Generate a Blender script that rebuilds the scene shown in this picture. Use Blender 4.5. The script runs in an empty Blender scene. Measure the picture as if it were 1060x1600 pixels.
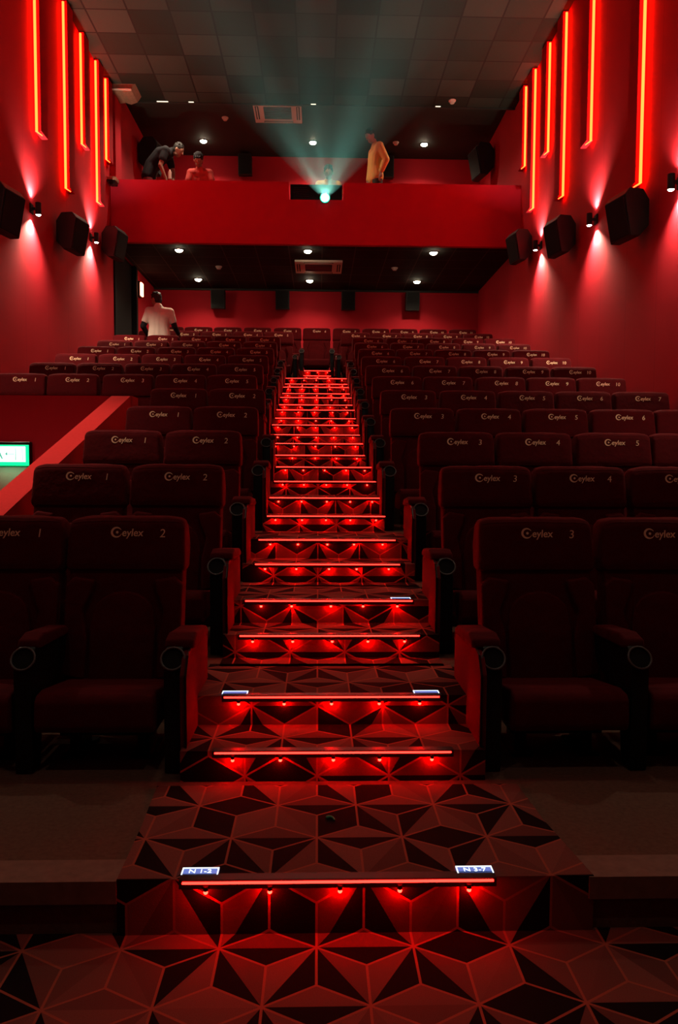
import bpy, bmesh, math, random
from mathutils import noise as mnoise
from mathutils import Vector, Matrix
random.seed(7)
sc = bpy.context.scene
COL = sc.collection
PI = math.pi

# ------------------------------------------------------------------ camera, world, exposure
cam_d = bpy.data.cameras.new('camera')
cam = bpy.data.objects.new('camera', cam_d)
COL.objects.link(cam)
cam_d.sensor_fit = 'VERTICAL'
cam_d.sensor_height = 36.0
cam_d.sensor_width = 24.0
cam_d.lens = 1200.0 / 1600.0 * 36.0
cam_d.clip_start = 0.05
cam_d.clip_end = 200
yaw = math.atan(33 / 1200.0)
pit = math.atan(70 / 1200.0)
cam.matrix_world = (Matrix.Translation((0, 0, 1.41)) @ Matrix.Rotation(-yaw, 4, 'Z')
                    @ Matrix.Rotation(PI / 2 - pit, 4, 'X') @ Matrix.Rotation(0.005, 4, 'Z'))
sc.camera = cam

w = bpy.data.worlds.new('world')
sc.world = w
w.use_nodes = True
w.node_tree.nodes['Background'].inputs[0].default_value = (0.02, 0.02, 0.02, 1)
w.node_tree.nodes['Background'].inputs[1].default_value = 0.0

vs = sc.view_settings
sc.display_settings.display_device = 'sRGB'
vs.view_transform = 'Standard'
vs.look = 'None'
vs.exposure = 0.0
vs.gamma = 1.0
vs.use_curve_mapping = False
sc.cycles.use_denoising = True
sc.cycles.max_bounces = 6
sc.cycles.diffuse_bounces = 3
sc.cycles.glossy_bounces = 2
sc.cycles.volume_bounces = 0
sc.cycles.sample_clamp_indirect = 3.0
sc.cycles.caustics_reflective = False
sc.cycles.caustics_refractive = False


def lamp(name, kind, loc, energy, color, rot=(0, 0, 0), **kw):
    d = bpy.data.lights.new(name, kind)
    d.energy = energy
    d.color = color
    for k, v in kw.items():
        setattr(d, k, v)
    o = bpy.data.objects.new(name, d)
    COL.objects.link(o)
    o.location = loc
    o.rotation_euler = rot
    return o


# the lit cinema screen at the front of the hall, behind the viewer
SCREEN_W = 85.0
BEAM_W = 2200.0
ADDED_W = 48.0  # power of the unseen lights added overhead
lamp('cinema_screen_light', 'AREA', (0, -5.8, 4.6), SCREEN_W, (0.92, 0.92, 0.82), (PI / 2 + 0.75, 0, 0),
     shape='RECTANGLE', size=6.6, size_y=3.6, spread=math.radians(120))

# ------------------------------------------------------------------ node helpers / materials
MATS = {}


class NT:
    def __init__(self, name):
        self.m = bpy.data.materials.new(name)
        self.m.use_nodes = True
        self.t = self.m.node_tree
        self.b = self.t.nodes['Principled BSDF']
        self.out = self.t.nodes['Material Output']

    def n(self, typ, **kw):
        x = self.t.nodes.new(typ)
        for k, v in kw.items():
            setattr(x, k, v)
        return x

    def link(self, a, b):
        self.t.links.new(a, b)

    def m_(self, op, a, b=None, c=None):
        x = self.n('ShaderNodeMath', operation=op)
        for i, v in enumerate((a, b, c)):
            if v is None:
                continue
            if isinstance(v, (int, float)):
                x.inputs[i].default_value = v
            else:
                self.link(v, x.inputs[i])
        return x.outputs[0]

    def pos(self):
        g = self.n('ShaderNodeNewGeometry')
        s = self.n('ShaderNodeSeparateXYZ')
        self.link(g.outputs['Position'], s.inputs[0])
        return s.outputs

    def mix(self, f, a, b):
        x = self.n('ShaderNodeMix', data_type='RGBA')
        for i, v in ((0, f), (6, a), (7, b)):
            if isinstance(v, (int, float)):
                x.inputs[i].default_value = v
            elif isinstance(v, tuple):
                x.inputs[i].default_value = (*v, 1)
            else:
                self.link(v, x.inputs[i])
        return x.outputs[2]

    def noise(self, scale, detail=2.0, obj=True):
        tc = self.n('ShaderNodeTexCoord')
        x = self.n('ShaderNodeTexNoise')
        x.inputs['Scale'].default_value = scale
        x.inputs['Detail'].default_value = detail
        self.link(tc.outputs['Object'], x.inputs['Vector'])
        return x.outputs['Fac']

    def bump(self, h, strength, dist=0.01):
        x = self.n('ShaderNodeBump')
        x.inputs['Strength'].default_value = strength
        x.inputs['Distance'].default_value = dist
        self.link(h, x.inputs['Height'])
        self.link(x.outputs[0], self.b.inputs['Normal'])

    def white(self, *comps):
        c = self.n('ShaderNodeCombineXYZ')
        for i, v in enumerate(comps):
            if isinstance(v, (int, float)):
                c.inputs[i].default_value = v
            else:
                self.link(v, c.inputs[i])
        x = self.n('ShaderNodeTexWhiteNoise', noise_dimensions='3D')
        self.link(c.outputs[0], x.inputs['Vector'])
        return x.outputs['Value']


def mat(name, col, rough=0.6, metal=0.0, sheen=0.0, var=0.0, vscale=30.0, bump=0.0, bscale=60.0, spec=0.3,
        sheen_tint=(1, 1, 1)):
    k = NT(name)
    k.b.inputs['Base Color'].default_value = (*col, 1)
    k.b.inputs['Roughness'].default_value = rough
    k.b.inputs['Metallic'].default_value = metal
    k.b.inputs['Specular IOR Level'].default_value = spec
    if sheen:
        k.b.inputs['Sheen Weight'].default_value = sheen
        k.b.inputs['Sheen Tint'].default_value = (*sheen_tint, 1)
        k.b.inputs['Sheen Roughness'].default_value = 0.4
    if var:
        f = k.noise(vscale, 4)
        lo = tuple(c * (1 - var) for c in col)
        hi = tuple(min(1, c * (1 + var)) for c in col)
        k.link(k.mix(f, lo, hi), k.b.inputs['Base Color'])
    if bump:
        k.bump(k.noise(bscale, 3), bump)
    MATS[name] = k.m
    return k.m


def emit(name, col, strength):
    k = NT(name)
    k.b.inputs['Base Color'].default_value = (0.02, 0.02, 0.02, 1)
    k.b.inputs['Emission Color'].default_value = (*col, 1)
    k.b.inputs['Emission Strength'].default_value = strength
    MATS[name] = k.m
    return k.m


WALL = mat('red_wall_fabric', (0.50, 0.014, 0.026), 0.8, var=0.10, vscale=1.6, bump=0.12, bscale=140, spec=0.15)
def wall_seams(m):
    k = NT.__new__(NT)
    k.m, k.t = m, m.node_tree
    k.b = k.t.nodes['Principled BSDF']
    src = k.b.inputs['Base Color'].links[0].from_socket
    x, y, z = k.pos()
    f = k.m_('FRACT', k.m_('DIVIDE', y, 0.81))
    ln = k.m_('LESS_THAN', f, 0.010)
    k.link(k.mix(k.m_('MULTIPLY', ln, 0.35), src, (0.10, 0.003, 0.005)), k.b.inputs['Base Color'])


wall_seams(WALL)
PARAPET = mat('red_painted_board', (0.62, 0.014, 0.040), 0.7, var=0.06, vscale=3, spec=0.2)
RAILTOP = mat('red_felt', (0.52, 0.022, 0.022), 0.95, var=0.12, vscale=40, bump=0.2, bscale=200, spec=0.1)
BLACKC = mat('dark_ceiling', (0.030, 0.036, 0.031), 0.75, var=0.15, vscale=4)
TIER = mat('dark_plain_carpet', (0.12, 0.062, 0.042), 0.95, var=0.35, vscale=60, bump=0.2, bscale=250, spec=0.1)
NOSE = mat('worn_nosing', (0.18, 0.10, 0.07), 0.8, var=0.3, vscale=30)
VELVET = mat('dark_red_velvet', (0.075, 0.0022, 0.0038), 0.9, sheen=0.12, var=0.25, vscale=14, bump=0.55, bscale=16,
             spec=0.1, sheen_tint=(1, 0.08, 0.08))
PANELRED = mat('red_panel_felt', (0.13, 0.005, 0.007), 0.9, var=0.15, vscale=30, spec=0.15)
PLASTIC = mat('black_plastic', (0.008, 0.007, 0.007), 0.4, spec=0.22)
SPKBODY = mat('black_speaker_vinyl', (0.018, 0.015, 0.014), 0.6, bump=0.1, bscale=120)
SPKGRILLE = mat('black_speaker_cloth', (0.007, 0.006, 0.006), 0.9)
GOLD = mat('gold_thread', (0.95, 0.58, 0.36), 0.55)
RIM = mat('grey_trim_ring', (0.10, 0.09, 0.085), 0.35)
METAL = mat('dark_anodised_metal', (0.02, 0.02, 0.02), 0.4, metal=0.6)
WHITEP = mat('off_white_plastic', (0.75, 0.64, 0.55), 0.5)
SLOT = mat('dark_slot', (0.03, 0.025, 0.02), 0.8)
BLACK = mat('black_cloth', (0.006, 0.005, 0.005), 0.95)
SKIN = mat('brown_skin', (0.34, 0.18, 0.12), 0.6)
HAIR = mat('black_hair', (0.012, 0.010, 0.009), 0.6)
WSHIRT = mat('white_cotton', (0.80, 0.72, 0.62), 0.9, var=0.1, vscale=9, bump=0.5, bscale=14)
YSHIRT = mat('yellow_cotton', (0.80, 0.50, 0.15), 0.9, var=0.15, vscale=8, bump=0.4, bscale=14)
NAVY = mat('dark_navy_cotton', (0.012, 0.010, 0.013), 0.9)
RSHIRT = mat('red_cotton', (0.50, 0.07, 0.06), 0.9, var=0.15, vscale=12)
OLIVE = mat('grey_green_trousers', (0.055, 0.055, 0.045), 0.9, var=0.3, vscale=12)
MAROON = mat('maroon_trousers', (0.20, 0.045, 0.045), 0.9)
DENIM = mat('dark_trousers', (0.03, 0.03, 0.04), 0.9)
SHOE = mat('black_shoe', (0.01, 0.01, 0.01), 0.6)
BEIGE = mat('bare_beige_board', (0.30, 0.17, 0.11), 0.8, var=0.3, vscale=25)

NEON = emit('neon_red', (1, 0.020, 0.003), 34.0)
BAR = emit('led_bar_red', (1, 0.011, 0.007), 15.0)
LED = emit('led_dot_red', (1, 0.0008, 0.0004), 560.0)
WARM = emit('warm_lamp', (1, 0.86, 0.58), 60.0)
SCON = emit('sconce_lens', (1, 0.86, 0.66), 40.0)
GREEN = emit('exit_green', (0.0, 1.0, 0.28), 1.6)
GREENW = emit('exit_white_green', (0.75, 1.0, 0.88), 2.2)
GREENM = emit('exit_mark_green', (0.10, 0.62, 0.40), 0.9)
SIGNB = emit('row_sign_blue', (0.16, 0.25, 0.75), 0.8)
SIGNW = emit('row_sign_white', (0.85, 0.95, 1.0), 1.6)
LENS = emit('projector_lens', (0.55, 1.0, 0.85), 60.0)
LENSFLARE = emit('lens_flare_green', (0.05, 1.0, 0.55), 1.6)  # emission imitates the green flare around the lens
REDLAMP = emit('red_wall_lamp', (1, 0.30, 0.16), 9.0)
EDGE = emit('small_edge_lamp', (1, 0.85, 0.6), 1.6)


def carpet_material():
    """unrolled triangle-star carpet: u = x, v = y + z, so it runs on down the risers"""
    k = NT('star_carpet')
    x, y, z = k.pos()
    A = 0.286
    u = k.m_('DIVIDE', x, A)
    v = k.m_('DIVIDE', k.m_('SUBTRACT', k.m_('ADD', y, z), 2.18), A * 0.8660254)
    p = k.m_('SUBTRACT', u, k.m_('MULTIPLY', v, 0.5))
    i = k.m_('FLOOR', p)
    j = k.m_('FLOOR', v)
    fp = k.m_('SUBTRACT', p, i)
    fq = k.m_('SUBTRACT', v, j)
    s = k.m_('ADD', fp, fq)
    d = k.m_('GREATER_THAN', s, 1.0)
    e = k.m_('SUBTRACT', 1.0, d)
    b0 = k.m_('ABSOLUTE', k.m_('SUBTRACT', 1.0, s))
    b1 = k.m_('ADD', k.m_('MULTIPLY', fp, e), k.m_('MULTIPLY', k.m_('SUBTRACT', 1.0, fq), d))
    b2 = k.m_('ADD', k.m_('MULTIPLY', fq, e), k.m_('MULTIPLY', k.m_('SUBTRACT', 1.0, fp), d))
    mn = k.m_('MINIMUM', b0, k.m_('MINIMUM', b1, b2))
    mx = k.m_('MAXIMUM', b0, k.m_('MAXIMUM', b1, b2))
    mid = k.m_('SUBTRACT', k.m_('SUBTRACT', 1.0, mn), mx)
    line = k.m_('LESS_THAN', k.m_('SUBTRACT', mid, mn), 0.026)
    f0 = k.m_('LESS_THAN', k.m_('SUBTRACT', b0, mn), 1e-5)
    f1 = k.m_('MULTIPLY', k.m_('LESS_THAN', k.m_('SUBTRACT', b1, mn), 1e-5), k.m_('SUBTRACT', 1.0, f0))
    f2 = k.m_('SUBTRACT', k.m_('SUBTRACT', 1.0, f0), f1)

    def pr(up, dn):
        return k.m_('ADD', k.m_('MULTIPLY', e, up), k.m_('MULTIPLY', d, dn))
    prob = k.m_('ADD', k.m_('MULTIPLY', f0, pr(0.72, 0.15)),
                k.m_('ADD', k.m_('MULTIPLY', f1, pr(0.5, 0.8)), k.m_('MULTIPLY', f2, pr(0.2, 0.15))))
    fid = k.m_('ADD', f1, k.m_('MULTIPLY', f2, 2.0))
    fid = k.m_('ADD', fid, k.m_('MULTIPLY', d, 3.0))
    ii = k.m_('ADD', i, 0.37)
    jj = k.m_('ADD', j, 0.71)
    h = k.white(ii, jj, k.m_('ADD', fid, 0.13))
    h2 = k.white(ii, jj, k.m_('ADD', fid, 17.57))
    dark = k.m_('LESS_THAN', h, prob)
    light = k.mix(h2, (0.14, 0.045, 0.036), (0.26, 0.085, 0.065))
    c = k.mix(dark, light, (0.010, 0.004, 0.004))
    c = k.mix(line, c, (0.40, 0.10, 0.06))
    fine = k.noise(420, 2)
    c2 = k.mix(k.m_('MULTIPLY', fine, 0.55), c, (0.0, 0.0, 0.0))
    k.link(c2, k.b.inputs['Base Color'])
    k.b.inputs['Roughness'].default_value = 0.95
    k.b.inputs['Specular IOR Level'].default_value = 0.08
    k.bump(k.noise(350, 3), 0.25, 0.004)
    MATS['star_carpet'] = k.m
    return k.m


CARPET = carpet_material()


def tile_material(name, lo, hi, line_col, px, py, lw):
    k = NT(name)
    x, y, z = k.pos()
    a = k.m_('DIVIDE', k.m_('SUBTRACT', x, px), 0.6)
    b = k.m_('DIVIDE', k.m_('SUBTRACT', y, py), 0.6)
    i = k.m_('FLOOR', a)
    j = k.m_('FLOOR', b)
    fa = k.m_('SUBTRACT', a, i)
    fb = k.m_('SUBTRACT', b, j)
    da = k.m_('MINIMUM', fa, k.m_('SUBTRACT', 1.0, fa))
    db = k.m_('MINIMUM', fb, k.m_('SUBTRACT', 1.0, fb))
    ln = k.m_('LESS_THAN', k.m_('MINIMUM', da, db), lw)
    h = k.white(k.m_('ADD', i, 0.5), k.m_('ADD', j, 0.5), 0.5)
    c = k.mix(h, lo, hi)
    fine = k.noise(90, 3)
    c = k.mix(k.m_('MULTIPLY', fine, 0.25), c, (0, 0, 0))
    k.link(k.mix(ln, c, line_col), k.b.inputs['Base Color'])
    k.b.inputs['Roughness'].default_value = 0.85
    k.b.inputs['Specular IOR Level'].default_value = 0.15
    k.bump(k.noise(160, 2), 0.15, 0.004)
    MATS[name] = k.m
    return k.m


TILES = tile_material('grey_ceiling_tiles', (0.020, 0.025, 0.020), (0.062, 0.067, 0.054), (0.02, 0.018, 0.016), 0.25, 0.05, 0.022)
TILES2 = tile_material('black_ceiling_tiles', (0.016, 0.013, 0.012), (0.026, 0.022, 0.020), (0.075, 0.055, 0.05), 0.06, 0.3, 0.018)


# ------------------------------------------------------------------ mesh helpers
class MB:
    def __init__(self):
        self.bm = bmesh.new()

    def _x(self, vs, M):
        if M is not None:
            bmesh.ops.transform(self.bm, matrix=M, verts=vs)

    def box(self, x0, x1, y0, y1, z0, z1, bev=0.0, seg=2, M=None):
        r = bmesh.ops.create_cube(self.bm, size=1.0)
        vs = r['verts']
        for v in vs:
            v.co = Vector((x0 + (v.co.x + .5) * (x1 - x0), y0 + (v.co.y + .5) * (y1 - y0), z0 + (v.co.z + .5) * (z1 - z0)))
        if bev:
            es = list({e for v in vs for e in v.link_edges})
            rr = bmesh.ops.bevel(self.bm, geom=es, offset=bev, segments=seg, profile=0.6, affect='EDGES')
            vs = list({v for f in rr['faces'] for v in f.verts} | {v for v in vs if v.is_valid})
        self._x(vs, M)
        return self

    def cone(self, p0, p1, r0, r1=None, seg=16, caps=True):
        r1 = r0 if r1 is None else r1
        p0, p1 = Vector(p0), Vector(p1)
        d = p1 - p0
        q = Vector((0, 0, 1)).rotation_difference(d.normalized())
        M = Matrix.Translation((p0 + p1) / 2) @ q.to_matrix().to_4x4()
        bmesh.ops.create_cone(self.bm, cap_ends=caps, segments=seg, radius1=r0, radius2=r1, depth=d.length, matrix=M)
        return self

    def ball(self, c, r, sx=1, sy=1, sz=1, u=14, v=9, rot=None):
        M = Matrix.Translation(c)
        if rot is not None:
            M = M @ rot
        M = M @ Matrix.Diagonal((sx, sy, sz, 1))
        bmesh.ops.create_uvsphere(self.bm, u_segments=u, v_segments=v, radius=r, matrix=M)
        return self

    def cap(self, p0, p1, r0, r1=None):
        r1 = r0 if r1 is None else r1
        if (Vector(p0) - Vector(p1)).length > 1e-4:
            self.cone(p0, p1, r0, r1, 12)
        self.ball(p0, r0, u=12, v=8)
        self.ball(p1, r1, u=12, v=8)
        return self

    def ring(self, c, R, r, M=None, seg=20, sub=8):
        vs = []
        for a in range(seg):
            A = 2 * PI * a / seg
            row = []
            for b in range(sub):
                B = 2 * PI * b / sub
                row.append(self.bm.verts.new(((R + r * math.cos(B)) * math.cos(A), (R + r * math.cos(B)) * math.sin(A), r * math.sin(B))))
            vs.append(row)
        for a in range(seg):
            for b in range(sub):
                self.bm.faces.new((vs[a][b], vs[(a + 1) % seg][b], vs[(a + 1) % seg][(b + 1) % sub], vs[a][(b + 1) % sub]))
        M2 = Matrix.Translation(c) @ (M if M is not None else Matrix.Identity(4))
        self._x([v for r_ in vs for v in r_], M2)
        return self

    def prism(self, pts, axis, a0, a1, bev=0.0, seg=2):
        """closed outline in the plane across axis, extruded from a0 to a1; axis 0 -> (y,z), 1 -> (x,z), 2 -> (x,y)"""
        def mk(p, a):
            q = [p[0], p[1]]
            q.insert(axis, a)
            return self.bm.verts.new(q)
        A = [mk(p, a0) for p in pts]
        B = [mk(p, a1) for p in pts]
        n = len(pts)
        fs = [self.bm.faces.new(A), self.bm.faces.new(B[::-1])]
        for i in range(n):
            fs.append(self.bm.faces.new((A[i], B[i], B[(i + 1) % n], A[(i + 1) % n])))
        bmesh.ops.recalc_face_normals(self.bm, faces=fs)
        if bev:
            es = list({e for f in fs for e in f.edges})
            bmesh.ops.bevel(self.bm, geom=es, offset=bev, segments=seg, profile=0.6, affect='EDGES')
        return self

    def mesh(self, name, m, smooth=False):
        bmesh.ops.recalc_face_normals(self.bm, faces=self.bm.faces[:])
        me = bpy.data.meshes.new(name)
        self.bm.to_mesh(me)
        self.bm.free()
        me.materials.append(m)
        if smooth:
            me.polygons.foreach_set('use_smooth', [True] * len(me.polygons))
            me.set_sharp_from_angle(angle=math.radians(40))
        return me

    def build(self, name, m, parent=None, smooth=False):
        return obj(name, self.mesh(name, m, smooth), parent)


def obj(name, me, parent=None, loc=None):
    o = bpy.data.objects.new(name, me)
    COL.objects.link(o)
    if parent is not None:
        o.parent = parent
    if loc is not None:
        o.location = loc
    return o


def tag(o, label=None, cat=None, group=None, kind=None):
    if label:
        o['label'] = label
    if cat:
        o['category'] = cat
    if group:
        o['group'] = group
    if kind:
        o['kind'] = kind
    return o


def empty(name, loc, rz=0.0):
    o = bpy.data.objects.new(name, None)
    o.empty_display_size = 0.1
    COL.objects.link(o)
    o.location = loc
    o.rotation_euler = (0, 0, rz)
    return o


def struct(name, mb, m, label=None):
    o = mb.build(name, m)
    o['kind'] = 'structure'
    if label:
        o['label'] = label
    return o


def copy_tree(o, parent=None):
    c = o.copy()
    COL.objects.link(c)
    if parent is not None:
        c.parent = parent
    for ch in list(o.children):
        copy_tree(ch, c)
    return c


def text_mesh(name, s, size, m, extrude=0.001, shear=0.0, bold=0.0):
    cu = bpy.data.curves.new(name, 'FONT')
    cu.body = s
    cu.size = size
    cu.extrude = extrude
    cu.shear = shear
    cu.offset = bold
    cu.align_x = 'CENTER'
    cu.align_y = 'CENTER'
    cu.resolution_u = 3
    to = bpy.data.objects.new(name + '_curve', cu)
    COL.objects.link(to)
    bpy.context.view_layer.update()
    me = bpy.data.meshes.new_from_object(to.evaluated_get(bpy.context.evaluated_depsgraph_get()))
    bpy.data.objects.remove(to)
    bpy.data.curves.remove(cu)
    me.name = name
    me.materials.clear()
    me.materials.append(m)
    return me


ORD = ['zeroth', 'first', 'second', 'third', 'fourth', 'fifth', 'sixth', 'seventh', 'eighth', 'ninth', 'tenth', 'eleventh',
       'twelfth', 'thirteenth', 'fourteenth', 'fifteenth', 'sixteenth', 'seventeenth', 'eighteenth', 'nineteenth', 'twentieth',
       'twenty-first', 'twenty-second', 'twenty-third', 'twenty-fourth', 'twenty-fifth', 'twenty-sixth']

# ------------------------------------------------------------------ the room
XL, XR = -3.62, 3.55
YB = 17.25
NROW = 13
SP, RISE = 0.978, 0.2486
Z1 = 0.164


def D0(i):
    return 3.01 + SP * (i - 1)


def FZ(i):
    return Z1 + RISE * (i - 1)


def AY(i):          # full aisle step edge of row i
    return 2.262 if i == 1 else 3.295 + 0.978 * (i - 2)


def PY(i):          # platform edge of row i
    return 2.262 if i == 1 else D0(i) - 0.20


# inner edges of the two seat blocks beside the aisle
EDGE_L = {1: -0.616, 2: -0.567, 3: -0.56, 4: -0.50, 5: -0.50, 12: -0.45}
EDGE_R = {1: 0.757, 2: 0.724, 3: 0.716, 4: 0.60, 5: 0.60, 12: 0.40}
for _i in range(6, 12):
    EDGE_L[_i], EDGE_R[_i] = -0.66, 0.578

struct('floor', MB().box(XL, XR, -6.0, 2.262, -0.1, 0.0), CARPET)

# seating platforms, one per row
WELL_Y0, WELL_Y1 = 3.9, 7.62
for i in range(1, NROW + 1):
    y0 = PY(i)
    y1 = PY(i + 1) if i < NROW else YB
    x0 = XL
    if i in (2, 3, 4, 5):
        x0 = -1.80
    m = MB()
    if i == 6:
        m.box(-1.80, XR, y0, y1, 0, FZ(i))
        m.box(XL, -1.80, WELL_Y1 - 0.02, y1, 0, FZ(i))
    else:
        m.box(x0, XR, y0, y1, 0, FZ(i))
    struct('seating_tier', m, TIER)
m = MB()
m.box(XL, -0.60, 2.245, 2.375, 0.10, Z1 + 0.006)
m.box(0.83, XR, 2.245, 2.375, 0.10, Z1 + 0.006)
struct('trim_1', m, NOSE)
struct('floor_exit_passage', MB().box(XL, -1.80, WELL_Y0, WELL_Y1, -0.1, 0.0), TIER)

# carpeted aisle steps: a half step and a full step for every row
m = MB()
m.prism([(-0.60, 2.25), (0.845, 2.25), (0.80, 2.62), (0.785, 2.93), (-0.62, 2.93), (-0.605, 2.6)], 2, 0, Z1 + 0.008)
struct('aisle_step', m, CARPET)


def aisle_span(i):
    """free width between the end panels beside step i"""
    j = min(max(i - 1, 1), 12)
    return EDGE_L[j] + 0.075, EDGE_R[j] - 0.085


STEPS = []          # (edge y, top z, xc, length, leds)
STEPS.append((2.25, Z1 + 0.008, 0.066, 0.935, 5))
for i in range(2, NROW + 1):
    xa, xb = aisle_span(i)
    k = min(i, 12)
    xa2, xb2 = max(xa, EDGE_L[k] + 0.075), min(xb, EDGE_R[k] - 0.085)
    ye = AY(i + 1) - 0.31 if i < NROW else AY(i) + 0.4
    ya = AY(i)
    zt, zh = FZ(i) + 0.004, FZ(i) - RISE / 2
    struct('aisle_step', MB().box(xa, xb, ya - 0.31, ya, FZ(i - 1) - 0.05, zh), CARPET)
    m = MB()
    m.box(xa, xb, ya, PY(i) + 0.05, FZ(i - 1) - 0.05, zt)
    m.box(xa2, xb2, PY(i), ye, FZ(i) - 0.05, zt)
    struct('aisle_step', m, CARPET)
    if i == NROW:
        xc, L, n = -0.02, 0.48, 3
    elif i <= 6:
        xc, L, n = 0.064, 0.935, 5
    else:
        xc, L, n = -0.035, 1.02, 5
    L = min(L, xb - xa - 0.03)
    STEPS.append((ya - 0.31, zh, xc, L, n))
    STEPS.append((ya, zt, xc, L, n))

# walls
m = MB()
m.box(XL - 0.12, XL, -6.0, 13.88, -0.1, 8.35)
m.box(XL - 0.12, XL, 15.57, YB + 0.1, -0.1, 8.35)
m.box(XL - 0.12, XL, 13.88, 15.57, 5.34, 8.35)
m.box(XL - 0.12, XL, 13.88, 15.57, -0.1, 2.5)
struct('wall_left', m, WALL)
struct('wall_right', MB().box(XR, XR + 0.12, -6.0, YB + 0.1, -0.1, 8.35), WALL)
struct('wall_back', MB().box(XL - 0.12, XR + 0.12, YB, YB + 0.12, -0.1, 8.35), WALL)
m = MB()
m.box(XL - 0.11, XL - 0.06, 13.88, 15.57, 2.5, 5.34)
m.box(XL - 0.05, XL + 0.03, 13.86, 13.98, 2.5, 5.34)
m.box(XL - 0.05, XL + 0.03, 15.47, 15.59, 2.5, 5.34)
struct('door_1', m, BLACK, 'black doorway in the left wall under the balcony')

# ceilings
struct('ceiling', MB().box(XL, XR, -6.0, 14.22, 7.92, 8.02), TILES)
struct('ceiling_upper', MB().box(XL, XR, 14.22, YB, 8.18, 8.28), BLACKC)
struct('trim_2', MB().box(XL, XR, 14.22, 14.26, 7.90, 8.18), BLACKC)
struct('ceiling_lower', MB().box(XL, XR, 13.80, YB, 5.325, 5.36), TILES2)
struct('floor_balcony', MB().box(XL, XR, 13.80, YB, 5.36, 5.80), TIER)
m = MB()
m.box(XL + 0.01, -0.525, 13.70, 13.80, 5.30, 6.365)
m.box(0.43, XR, 13.70, 13.80, 5.30, 6.365)
m.box(-0.525, 0.43, 13.70, 13.80, 5.30, 6.065)
struct('wall_balcony', m, PARAPET, 'red balcony front with a cut-out for the projector')
struct('trim_3', MB().box(XL, XR, YB - 0.03, YB, 5.285, 5.325), BLACKC)
# red column where the left wall meets the balcony, and its twin on the right
struct('trim_4', MB().box(XL, XL + 0.10, 13.72, 14.10, 6.366, 7.92), WALL)

# exit passage: sloping side rail wall and far wall
m = MB()
pts = [(3.9, 0.0), (7.40, 0.0), (7.40, 2.075), (4.42, 1.135), (3.9, 0.97)]
m.prism(pts, 0, -1.965, -1.785)
m.box(-1.985, -1.765, 7.40, 7.62, 0.0, 2.075)
struct('wall_passage_side', m, RAILTOP, 'red sloping half wall beside the seats')
struct('wall_passage_end', MB().box(XL, -1.965, 7.40, 7.60, 0.0, 2.075), WALL, 'red half wall at the end of the exit passage')


# ------------------------------------------------------------------ light bars on the steps
def led_mesh():
    """small downward lamp: dark sleeve with a glowing bead at its lower end"""
    m = MB()
    m.cone((0, 0, 0.001), (0, 0, 0.014), 0.008, 0.008, 10, False)
    n0 = len(m.bm.faces)
    m.ball((0, -0.001, -0.004), 0.0070, sz=0.9, u=8, v=6)
    m.bm.faces.ensure_lookup_table()
    for f in m.bm.faces[n0:]:
        f.material_index = 1
    me = m.mesh('led', METAL)
    me.materials.append(LED)
    return me


LED_ME = led_mesh()
for n, (y, z, xc, L, nl) in enumerate(STEPS):
    t = empty('step_light_bar', (xc, y, z))
    where = 'lowest aisle step' if n == 0 else ORD[n + 1] + ' aisle step from the bottom'
    tag(t, 'red glowing light bar along the edge of the ' + where, 'light bar', 'light bars on the aisle steps')
    h = L / 2
    m = MB()
    m.box(-h - 0.01, h + 0.01, -0.016, 0.022, 0.0, 0.006, 0.001, 1)
    m.box(-h - 0.01, h + 0.01, -0.016, -0.011, -0.022, 0.001)
    m.build('profile', METAL, t)
    MB().box(-h, h, -0.0215, -0.0160, -0.0052, 0.0012, 0.001, 1).build('diffuser', BAR, t)
    for q in range(nl):
        fx = (-0.42 + 0.84 * q / (nl - 1)) * L if nl == 5 else (-0.38 + 0.76 * q / (nl - 1)) * L
        jit = (random.random() - .5) * 0.03 * L
        obj('led', LED_ME, t, (fx + jit, -0.0150, -0.028))

# lit row plates on the two lowest full steps
for n, (x, y, z, txt, lab) in enumerate((
        (-0.355, 2.285, Z1 + 0.014, 'N 1-2', 'blue-white lit row plate reading N 1-2 on the lowest step'),
        (0.485, 2.280, Z1 + 0.014, 'N 3-7', 'blue-white lit row plate reading N 3-7 on the lowest step'),
        (-0.36, AY(2) + 0.03, FZ(2) + 0.010, None, 'blank lit row plate at the left end of the third step'),
        (0.48, AY(2) + 0.03, FZ(2) + 0.010, None, 'blank lit row plate at the right end of the third step'),
        (0.47, AY(3) + 0.03, FZ(3) + 0.010, None, 'blank lit row plate at the right end of the fifth step'))):
    t = empty('row_sign', (x, y, z))
    tag(t, lab, 'row sign', 'lit row plates on the steps')
    MB().box(-0.056, 0.056, -0.020, 0.020, -0.006, 0.0, 0.001, 1).build('plate', SIGNB, t)
    m = MB()
    m.box(-0.056, 0.056, 0.015, 0.020, 0.0, 0.0012)
    m.box(0.052, 0.056, -0.020, 0.020, 0.0, 0.0012)
    m.box(-0.056, -0.052, -0.020, 0.020, 0.0, 0.0012)
    m.build('rim', SIGNW, t)
    if txt:
        o = obj('lettering', text_mesh('row_text', txt, 0.030, SIGNW, 0.0006), t, (0, -0.003, 0.0012))
        o.scale = (1.0, 0.95, 1)


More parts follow.
